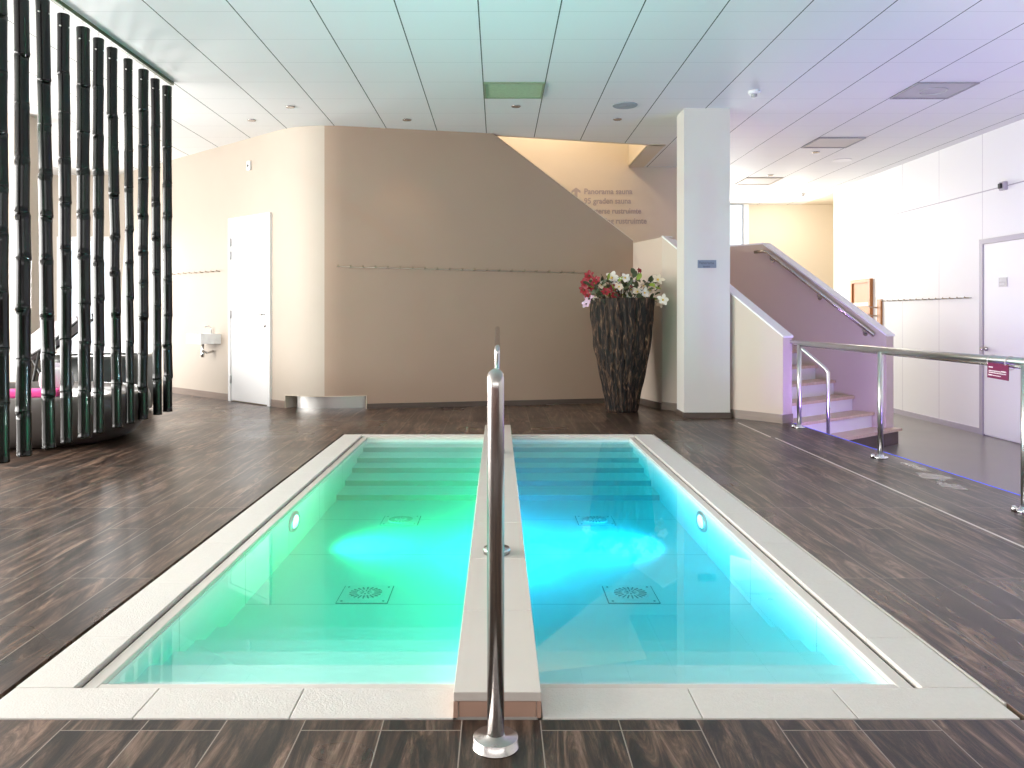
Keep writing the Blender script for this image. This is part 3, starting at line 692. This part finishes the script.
# small wall sensor
p = onL(250); Mx = wallM((p.x, p.y, 2.99), aL)
t = thing('wall_sensor', 'small white motion sensor high on the beige wall above the white door', 'sensor', (p.x, p.y, 2.93))
MB().box(-.035, .035, 0, .03, -.06, .06, Mx, bev=.006).build('housing', M['white'], t)
MB().lathe([(.018, .03), (.015, .034), (.001, .036)], 16, Mx @ Matrix.Rotation(-PI/2, 4, 'X') @ Matrix.Translation((0, 0, 0))).build('lens', M['black'], t)
Mx = wallM((5.97, 9.52, 2.63), (0, -1))
t = thing('wall_sensor', 'small white and dark camera sensor on the right wall above the white door', 'sensor', (5.97, 9.52, 2.6))
MB().box(-.06, .04, 0, .05, -.05, .05, Mx, bev=.008).build('housing', M['frame_grey'], t)
MB().box(-.04, .01, .05, .075, -.03, .03, Mx, bev=.006).build('lens', M['black'], t)

# text helper -------------------------------------------------------
def text(s, size, Mx, m, name='lettering', parent=None, ext=.001, ax='LEFT', sx=1.0):
    cu = bpy.data.curves.new('t', 'FONT'); cu.body = s; cu.size = size; cu.extrude = ext; cu.align_x = ax; cu.offset = size*.022
    to = bpy.data.objects.new('t', cu); sc.collection.objects.link(to); bpy.context.view_layer.update()
    me = bpy.data.meshes.new_from_object(to.evaluated_get(bpy.context.evaluated_depsgraph_get()))
    bpy.data.objects.remove(to); 
    me.transform(Mx @ Matrix.Rotation(PI/2, 4, 'X') @ Matrix.Diagonal((sx, 1, 1, 1)))
    if parent is not None: me.transform(parent.matrix_basis.inverted())
    me.materials.clear(); me.materials.append(m); me.name = name
    o = bpy.data.objects.new(name, me); sc.collection.objects.link(o)
    if parent is not None: o.parent = parent
    return o
t = thing('wall_lettering', 'grey direction lettering with an up arrow on the cream wall above the stairs', 'lettering', (1.6, 12.19, 2.6))
yT = 12.187
def fit(s, x0, x1, ybase, size=.118):
    X0 = (x0-VX)*yT/F; z = CH+(HY-ybase)*yT/F
    o = text(s, size, Matrix.Translation((0, 0, 0)), M['text'])
    ws = [v.co.x for v in o.data.vertices]; wd = max(ws)-min(ws); sx = (x1-x0)*yT/F/wd
    bpy.data.objects.remove(o)
    text(s, size, Matrix.Translation((X0, yT, z)), M['text'], 'text_line', t, sx=sx)
fit('Panorama sauna', 584, 632, 194); fit('95 graden sauna', 584, 631, 203.5)
fit('Oosterse rustruimte', 584, 641, 213.5); fit('Afdeling rustruimte', 590, 647, 223.5)
ax_ = lambda x, y: Vector(((x-VX)*yT/F, yT, CH+(HY-y)*yT/F))
MB().prism([ax_(574.5, 203), ax_(577.5, 203), ax_(577.5, 191.5), ax_(580.5, 193), ax_(580.5, 190.8), ax_(576, 187.5), ax_(571.5, 190.8), ax_(571.5, 193), ax_(574.5, 191.5)], (0, .003, 0)).build('arrow', M['text'], t)

# signs
def plate(name, label, Mx, w_, h_, m, cat='sign', lines=None, tm=None):
    t = thing(name, label, cat, tuple(Mx.translation))
    MB().box(-w_/2, w_/2, 0, .006, -h_/2, h_/2, Mx, bev=.001).build('plate', m, t)
    if lines: lines(t, Mx)
    return t
Mx = wallM(((707-VX)*8.73/F, CY0, CH+(HY-264)*8.735/F), (1, 0))
MfX = Matrix.Rotation(0, 4, 'Z')
def L1(t, Mx):
    text('Panorama', .042, Matrix.Translation(Mx @ Vector((-.09, .0065, -.002))), base('plate_print', (.12, .15, .20), .5), 'lettering', t, .0005)
    text('sauna', .034, Matrix.Translation(Mx @ Vector((-.045, .0065, -.036))), bpy.data.materials['plate_print'], 'lettering', t, .0005)
plate('sign_plate', 'small blue grey metal sign on the white square pillar', Mx, .20, .085, M['plate'], lines=L1)
p = ML @ Vector((DW*.52, .022, 1.79))
MD1 = wallM(p, aL)
def L2(t, Mx):
    mb = MB()
    for i in range(6): mb.box(-.085+.028*i, -.085+.028*i+.018, .006, .0075, -.018, .018, Mx)
    mb.build('print', M['plate_grey'], t)
plate('sign_plate', 'small pale sign on the left white door', MD1, .22, .055, base('pale_plate', (.72, .72, .72), .4), lines=L2)
MD2 = wallM((5.95, 9.54, 1.50), (0, -1))
def L3(t, Mx):
    mb = MB(); mb.box(-.06, .06, .006, .0075, .004, .03, Mx); mb.box(-.06, .03, .006, .0075, -.035, -.012, Mx); mb.build('print', base('grey_print', (.6, .6, .6), .5), t)
plate('sign_plate', 'small grey sign on the white door in the right wall', MD2, .16, .11, M['plate_grey'], lines=L3)

# ------------------------------------------------------------------ staircase
t = thing('staircase', 'staircase with light wooden treads and white risers between two low walls', 'staircase', tuple(S(0, .9, LZ)))
for n in range(9):
    z = -.18+.17*n; s0 = -.29+.235*n
    w1 = 1.76
    if n == 0: w1 = 1.93; 
    MB().prism([S(s0, .165, z-.03), S(s0+(.275 if n else .12), .165, z-.03), S(s0+(.275 if n else .12), w1-.002, z-.03), S(s0, w1-.002, z-.03)], (0, 0, .03)).build('tread', M['oak'], t) if n else \
        MB().prism([S(s0, .165, z-.03), S(s0+.095, .165, z-.03), S(s0+.095, 1.93, z-.03), S(s0, 1.93, z-.03)], (0, 0, .03)).prism(
            [S(s0+.095, .165, z-.03), S(s0+.275, .165, z-.03), S(s0+.275, 1.758, z-.03), S(s0+.095, 1.758, z-.03)], (0, 0, .03)).build('tread', M['oak'], t)
    zz = LZ if n == 0 else z-.17
    wr = 1.90 if n == 0 else 1.758
    MB().prism([S(s0+.03, .165, zz), S(s0+.05, .165, zz), S(s0+.05, wr, zz), S(s0+.03, wr, zz)], (0, 0, z-.03-zz)).build('riser', M['riser'] if n else M['trim'], t)
z = -.18+.17*9; s0 = -.29+.235*8
MB().prism([S(s0+.235, .165, z-.20), S(3.5, .165, z-.2), S(3.5, 1.758, z-.2), S(s0+.235, 1.758, z-.2)], (0, 0, .03)).build('landing', M['oak'], t)
# wall handrail
t = thing('handrail', 'steel handrail on brackets along the far stair wall', 'handrail', tuple(S(.6, 1.7, 1.3)))
hr = lambda s, z: S(s, 1.70, z)
MB().tube([hr(1.50, 1.93), hr(1.36, 1.93), hr(1.31, 1.915), hr(-.077, .875)], .021, 16).build('tube', M['steel'], t)
for s in (1.27, .62, .05):
    zz = .875+(1.915-.875)*(s+.077)/1.387
    MB().tube([S(s, 1.70, zz-.02), S(s, 1.70, zz-.06), S(s, 1.755, zz-.075)], .008, 10).tube([S(s, 1.752, zz-.075), S(s, 1.76, zz-.075)], .028, 16).build('bracket', M['steel'], t)
# bent handrail at the near side of the stairs
t = thing('handrail', 'slim bent steel handrail at the foot of the near stair wall', 'handrail', tuple(S(-.4, .163, LZ)))
MB().tube([S(.02, .13, .84), S(-.03, .163, .825), S(-.37, .163, .575), S(-.40, .163, .535), S(-.40, .163, LZ+.02)], .018, 16).build('tube', M['steel_light'], t)
MB().lathe([(.045, LZ), (.045, LZ+.012), (.02, LZ+.014), (.02, LZ+.03)], 24, Matrix.Translation((S(-.4, .163).x, S(-.4, .163).y, 0))).build('base_flange', M['steel'], t)

# ------------------------------------------------------------------ railing on the right
RX = 2.96
t = thing('railing', 'stainless steel railing along the deck edge on the right', 'railing', (RX, 6.2, 0))
MB().tube([(RX+.01, 8.1, .835), (RX, 2.6, .845)], .024, 20).build('top_rail', M['steel_light'], t)
MB().tube([(RX+.01, 8.1, .812), (RX, 2.6, .808)], .010, 10).build('under_bar', M['steel'], t)
for y in (7.96, 6.27, 4.55, 2.85):
    MB().tube([(RX, y, .012), (RX, y, .825)], .021, 20).build('post', M['steel_light'], t)
    MB().lathe([(.055, 0), (.055, .01), (.05, .014), (.026, .015), (.025, .03)], 28, Matrix.Translation((RX, y, 0))).lathe(
        [(.016, 0), (.016, .03), (.008, .034)], 16, Matrix.Translation((RX-.06, y-.0, 0))).build('base_flange', M['chrome'], t)
# maroon sign hanging from the rail
t = thing('hanging_sign', 'small maroon sign with pale print tied to the steel railing', 'sign', (RX-.03, 4.75, .73))
Mx = wallM((RX-.028, 4.75, .785), (0, -1)) @ Matrix.Rotation(.03, 4, 'Y')
MB().box(-.10, .10, -.002, .002, -.055, .035, Mx).build('board', M['maroon'], t)
mb = MB()
for (x0, x1, z0, z1) in ((-.085, -.045, .006, .014), (-.085, .03, -.014, -.008), (.035, .08, -.012, -.004), (-.085, .08, -.024, -.019), (-.088, -.05, -.040, -.032), (-.045, .035, -.040, -.035)):
    x = x0
    while x < x1-.004:
        q_ = min(random.uniform(.007, .016), x1-x); mb.box(x, x+q_, .002, .003, z0, z1, Mx); x += q_+.003
mb.build('print', M['signtext'], t)
for y in (4.84, 4.67):
    pts = [Vector((RX+.031*math.cos(a_), y+.01*math.sin(a_*.5), .828+.040*math.sin(a_))) for a_ in [2*PI*i/20 for i in range(21)]]
    MB().tube(pts, .0022, 6).build('cable_tie', M['signtext'], t)

# LED strip along the deck edge and floor strips
mb = MB(); y0, y1 = 4.6, 8.3
mb.prism([(EDGE(y0)-.004, y0, -.02), (EDGE(y0)+.006, y0, -.02), (EDGE(y1)+.006, y1, -.02), (EDGE(y1)-.004, y1, -.02)], (0, 0, .022))
finish(mb.build('led_strip', M['led']), 'thin glowing blue light strip along the edge of the plank deck', 'light strip')
for i, (y, e_) in enumerate(((5.0, 9), (6.3, 4), (7.7, 11))):
    l = lamp('led_strip_light', 'AREA', (EDGE(y)+.03, y, -.02), e_*4, (.40, .24, 1), shape='RECTANGLE', size=1.2, size_y=.03)
    aim(l, (EDGE(y)+(.5 if i == 0 else 1.2), y+(-.3 if i == 0 else .5), 3.2 if i == 0 else 1.0))
mb = MB().box(2.494, 2.507, 1.0, 7.30, 0, .002)
finish(mb.build('floor_strip', M['strip']), 'long thin metal strip let into the plank floor on the right', 'floor strip')
mb = MB().box(2.47, 2.483, 7.36, 8.35, 0, .002)
finish(mb.build('floor_strip', M['strip']), 'short thin metal strip in the floor at the foot of the near stair wall', 'floor strip')
mb = MB().box(1.437, 1.444, 2.3, 7.53, -.02, .001)
struct('trim_9', mb, M['seal'], 'white sealant line beside the right pool edge', 'sealant')

for k_, (cx, cy, rx, ry) in enumerate(((2.98, 5.55, .10, .16), (3.04, 5.9, .05, .22), (2.93, 5.25, .07, .14))):
    rg = random.Random(k_); pts = []
    for i in range(18):
        a_ = 2*PI*i/18; q_ = rg.uniform(.55, 1.15); pts.append((cx+rx*q_*math.cos(a_), cy+ry*q_*math.sin(a_), .0002))
    finish(MB().prism(pts, (0, 0, .0012)).build('worn_patch', M['worn']), ('pale worn patch on the plank floor between the railing posts', 'narrow pale worn patch beside the blue light strip', 'smaller pale worn patch nearest the camera by the railing')[k_], 'worn patch')
# ------------------------------------------------------------------ right wall racks
t = thing('coat_rack', 'row of small pegs on the white right wall left of the door', 'coat rack', (5.96, 11.3, 1.3))
nR = Vector((-1, 0, 0)); ys = [10.25+.17*i for i in range(14)]
MB().tube([Vector((5.962, 10.2, 1.33)), Vector((5.962, 12.5, 1.33))], .005, 8).build('rail', M['plate_grey'], t)
for y in ys:
    q_ = Vector((5.97, y, 1.33)); MB().tube([q_, q_+nR*.055, q_+nR*.07+Vector((0, 0, .01))], [.006, .006, .011], 8).build('hook', M['peg'], t)
t = thing('wall_rack', 'small wooden rack with four pegs beside the pine door', 'rack', (5.96, 12.66, 1.0))
MB().box(5.94, 5.97, 12.58, 12.70, .78, 1.36).build('back_board', M['sauna_wood'], t)
for z in (.84, .97, 1.1, 1.23):
    MB().tube([(5.94, 12.68, z), (5.86, 12.74, z+.01), (5.83, 12.76, z+.03)], [.011, .011, .015], 10).build('peg', M['oak'], t)

# ------------------------------------------------------------------ ceiling fittings
def cpt(px, py): D = (CZ-CH)*F/(HY-py); return Vector(((px-VX)*D/F, D, CZ))
dls = [(516, 106, 'beside the green ceiling panel'), (617.5, 119, 'behind the round ceiling speaker'), (407, 119.5, 'in front of the back wall, left of the green panel'), (290, 106.5, 'above the curve of the beige wall'),
       (251.5, 120, 'nearest the left wall sensor'), (816, 152, 'right of the pillar beyond the ceiling grilles'), (770.5, 175, 'above the staircase at the far end')]
for (x, y, wd) in dls:
    c = cpt(x, y); t = thing('downlight', f'small recessed ceiling spotlight {wd}', 'downlight', (c.x, c.y, CZ), 'recessed ceiling spotlights')
    Mx = Matrix.Translation((c.x, c.y, CZ))
    MB().lathe([(.034, 0), (.05, 0), (.05, -.006), (.047, -.01), (.034, -.007)], 28, Mx).build('bezel', M['steel'], t)
    MB().lathe([(.032, 0), (.031, -.0065), (.001, -.0065)], 20, Mx).build('bulb', M['lampglass'], t)
    l = lamp('downlight_lamp', 'SPOT', (c.x, c.y, CZ-.03), 9, (1, .66, .36), spot_size=math.radians(90), spot_blend=.8, shadow_soft_size=.03)
c = cpt(625, 105); Mx = Matrix.Translation((c.x, c.y, CZ))
t = thing('ceiling_speaker', 'round grey ceiling speaker left of the pillar', 'speaker', tuple(c))
MB().lathe([(.118, 0), (.132, 0), (.132, -.006), (.125, -.012), (.118, -.008)], 40, Mx).build('ring', M['speaker'], t)
MB().lathe([(.117, 0), (.117, -.006), (.001, -.010)], 40, Mx).build('grille', M['speaker'], t)
c = cpt(842, 160); Mx = Matrix.Translation((c.x, c.y, CZ))
t = thing('ceiling_speaker', 'pale round ceiling speaker near the right wall', 'speaker', tuple(c))
MB().lathe([(.118, 0), (.132, 0), (.132, -.006), (.125, -.010), (.118, -.008)], 40, Mx).build('ring', M['white'], t)
MB().lathe([(.117, 0), (.117, -.006), (.001, -.008)], 40, Mx).build('grille', M['ceiling_plain'] if 'ceiling_plain' in M else M['column'], t)
for (px, py, wd, r) in ((754, 91, 'on the ceiling right of the pillar', .06), (803, 193, 'on the far ceiling above the staircase', .05)):
    c = cpt(px, py); Mx = Matrix.Translation((c.x, c.y, CZ))
    t = thing('smoke_detector', f'white round smoke detector {wd}', 'smoke detector', tuple(c))
    MB().lathe([(r, 0), (r, -.015), (r*.9, -.028), (r*.6, -.034)], 28, Mx).build('base', M['white'], t)
    MB().lathe([(r*.55, -.03), (r*.5, -.055), (r*.3, -.062)], 24, Mx).build('head', M['plate_grey'], t)
def tile(x0, x1, y0, y1, m, name, label, ring=False, fm=None):
    t = thing(name, label, 'ceiling panel', ((x0+x1)/2, (y0+y1)/2, CZ)); e = .02; z0, z1 = CZ-.014, CZ
    MB().box(x0, x1, y0, y0+e, z0, z1).box(x0, x1, y1-e, y1, z0, z1).box(x0, x0+e, y0+e, y1-e, z0, z1).box(x1-e, x1, y0+e, y1-e, z0, z1).build('frame', fm or M['grille'], t)
    MB().box(x0+e, x1-e, y0+e, y1-e, CZ-.006, CZ).build('panel', m, t)
    if ring:
        cx, cy = (x0+x1)/2, (y0+y1)/2; pts = [Vector((cx+.125*math.cos(a_), cy+.125*math.sin(a_), CZ-.008)) for a_ in [2*PI*i/40 for i in range(41)]]
        MB().tube(pts, .007, 6).build('ring', M['plate_grey'], t)
g0 = -.142
tile(g0+.003, g0+.592, 7.757, 8.30, M['diff'], 'ceiling_panel', 'translucent green ceiling light panel above the pools', fm=base('green_frame', (.25, .32, .2), .5))
tile(4.023, 4.615, 7.757, 8.32, M['grille_mid'] if 'grille_mid' in M else base('grey_panel', (.50, .49, .48), .6), 'ceiling_vent', 'square grey ceiling vent with a round ring at the upper right', True)
M['tan_panel'] = base('tan_panel', (.60, .56, .52), .6)
tile(4.023, 4.615, 10.15, 10.75, M['tan_panel'], 'ceiling_vent', 'square pale ceiling vent behind the ringed one')
tile(4.023, 4.615, 13.1, 13.75, M['tan_panel'], 'ceiling_vent', 'farthest square pale ceiling vent above the staircase', fm=base('tan_frame', (.5, .42, .34), .5))

# ------------------------------------------------------------------ bark planter and flowers
px_, py_ = 1.435, 9.36
t = thing('bark_planter', 'tall dark bark-covered tapering plant pot in front of the back wall', 'plant pot', (px_, py_, 0))
rng = random.Random(3)
def barkfn(a_, z):
    v = .030*math.sin(13*a_+2.2*math.sin(3*z+a_))+.022*math.sin(29*a_+3*math.sin(5*z))+.014*math.sin(47*a_+7*z)+.010*math.sin(23*z+9*a_)
    return 1+v
prof = [(.175, 0), (.185, .03), (.205, .15), (.235, .3), (.268, .45), (.300, .6), (.325, .75), (.345, .9), (.36, 1.05), (.368, 1.17), (.37, 1.30), (.34, 1.305), (.33, 1.26)]
pr2 = []
prof = [(r_*.965, z_) for r_, z_ in prof]
for (r0, z0), (r1, z1) in zip(prof, prof[1:]):
    nseg = max(1, int((z1-z0)/.03)) if z1 > z0 else 1
    for i in range(nseg): pr2.append((r0+(r1-r0)*i/nseg, z0+(z1-z0)*i/nseg))
pr2.append(prof[-1])
MB().lathe(pr2, 200, Matrix.Translation((px_, py_, 0)), barkfn).build('bark_shell', M['bark'], t)
MB().lathe([(.33, 1.24), (.2, 1.27), (.01, 1.28)], 32, Matrix.Translation((px_, py_, 0))).build('moss', base('dark_moss', (.02, .022, .012), .9), t)
fl = thing('flower_arrangement', 'mixed red, white and lilac orchids and leaves in the bark plant pot', 'flowers', (px_, py_, 1.28))
FM = {'red': base('crimson_petal', (.27, .008, .018), .5), 'white': base('white_petal', (.90, .84, .78), .5), 'cream': base('cream_petal', (.85, .72, .58), .5),
      'lilac': base('lilac_petal', (.68, .48, .62), .5), 'pinkc': base('pink_heart', (.6, .08, .12), .5), 'leaf': base('dark_leaf', (.045, .06, .02), .5), 'lime': base('lime_leaf', (.25, .33, .04), .5),
      'twig': base('brown_twig', (.10, .06, .035), .8), 'yellow': base('yellow_heart', (.75, .5, .08), .5)}
def petal(mb, c, d, up_, L, W):
    d = d.normalized(); sd = d.cross(up_).normalized(); u2 = sd.cross(d)
    prof = [(0, .15, 0), (.3, .8, .06), (.6, 1, .05), (.85, .65, -.02), (1, .08, -.10)]
    top = [c+d*L*a_+sd*W*b_*.5+u2*L*h_ for a_, b_, h_ in prof]; bot = [c+d*L*a_-sd*W*b_*.5+u2*L*h_ for a_, b_, h_ in prof]
    mid = [c+d*L*a_+u2*L*(h_-.05) for a_, b_, h_ in prof]
    vt = [mb.bm.verts.new(p) for p in top]; vb = [mb.bm.verts.new(p) for p in bot]; vm = [mb.bm.verts.new(p) for p in mid]
    for i in range(4):
        for A, B in ((vt, vm), (vm, vb)):
            f = mb.bm.faces.new((A[i], A[i+1], B[i+1], B[i])); f.smooth = True
def flower(c, col, size, heart, np_=5):
    ax = (Vector((c.x-px_, -.9, .35))+Vector((rng.uniform(-.4, .4), 0, rng.uniform(-.3, .4)))).normalized()
    sx = ax.cross(Vector((0, 0, 1))).normalized(); sy = sx.cross(ax); mb = MB(); ph = rng.uniform(0, 6)
    for i in range(np_):
        a_ = ph+2*PI*i/np_; d = sx*math.cos(a_)+sy*math.sin(a_)+ax*rng.uniform(.1, .5)
        petal(mb, c, d, ax, size*rng.uniform(.85, 1.15), size*rng.uniform(.55, .8))
    o = mb.build('flower', FM[col], fl)
    mb = MB(); superell(mb, size*.16, size*.16, size*.2, 1, Matrix.Translation(c+ax*size*.1), 10); mb.build('flower_heart', FM[heart], o)
    core = Vector((px_+(c.x-px_)*.4, py_+(c.y-py_)*.4, 1.25))
    MB().tube([core, core.lerp(c, .6)+Vector((0, 0, .04)), c], .004, 6).build('stem', FM['leaf'], o)
def fpt(x, y, D=None): return P(x, y, D if D else 9.36-rng.uniform(-.12, .26))
Fl = [('red', 590, 277, .06), ('red', 586, 284, .055), ('red', 585, 291, .055), ('red', 592, 288, .05), ('red', 588, 296, .045), ('red', 606, 293, .05), ('red', 613, 289, .045), ('red', 615, 297, .05), ('red', 597, 281, .05),
      ('lilac', 590, 300, .07), ('lilac', 587, 305, .05), ('white', 612, 279, .085), ('white', 625, 279, .06), ('white', 630, 283, .06), ('cream', 619, 288, .06), ('white', 621, 292, .055), ('white', 631, 291, .06), ('white', 629, 297, .05),
      ('cream', 637, 293, .06), ('white', 644, 294, .06), ('cream', 649, 292, .055), ('white', 653, 288, .06), ('cream', 657, 281, .075), ('white', 662, 301, .065), ('cream', 659, 304, .06), ('white', 650, 285, .05), ('cream', 643, 287, .045), ('cream', 602, 286, .06), ('cream', 596, 300, .04), ('white', 636, 300, .045), ('white', 617, 284, .04), ('pinkc', 632, 287, .03), ('red', 639, 272, .035)]
for (c_, x, y, s_) in Fl: flower(fpt(x+(x-622)*.02, y-1), c_, s_*1.1, 'yellow' if c_ in ('white', 'cream') else 'leaf', 6 if c_ == 'red' else 5)
for i in range(120):
    x = rng.uniform(590, 655); y = rng.uniform(281, 302); c = P(x, y, 9.36-rng.uniform(-.25, .25)); mb = MB()
    d = Vector((rng.uniform(-1, 1), rng.uniform(-1, .3), rng.uniform(-.2, 1)))
    petal(mb, c, d, Vector((.1, -.8, .5)), rng.uniform(.07, .12), rng.uniform(.03, .06)); mb.build('leaf', FM['leaf' if i % 6 else 'lime'], fl)
for (x, y) in ((633, 274), (637, 276), (635, 271)):
    mb = MB(); petal(mb, P(x, y+4, 9.2), Vector((rng.uniform(-.6, .6), -.2, 1)), Vector((0, -1, .2)), .09, .06); mb.build('leaf', FM['lime' if x == 637 else 'leaf'], fl)
for (x, y) in ((601, 274), (621, 272), (590, 272), (606, 275), (646, 281), (592, 309), (625, 275)):
    c = P(x, y, 9.3); b0 = Vector((px_+(c.x-px_)*.5, py_, 1.27)); MB().tube([b0, b0.lerp(c, .5)+Vector((0, -.03, .03)), c], [.008, .006, .003], 6).build('twig', FM['twig'], fl)

# ------------------------------------------------------------------ stairwell light upstairs, purple wash
lamp('stairwell_lamp', 'POINT', (.6, 11.3, 4.6), 60, (1, .80, .58), shadow_soft_size=.2)
lamp('landing_lamp', 'POINT', (5.6, 15.2, 2.9), 28, (1, .9, .76), shadow_soft_size=.2)
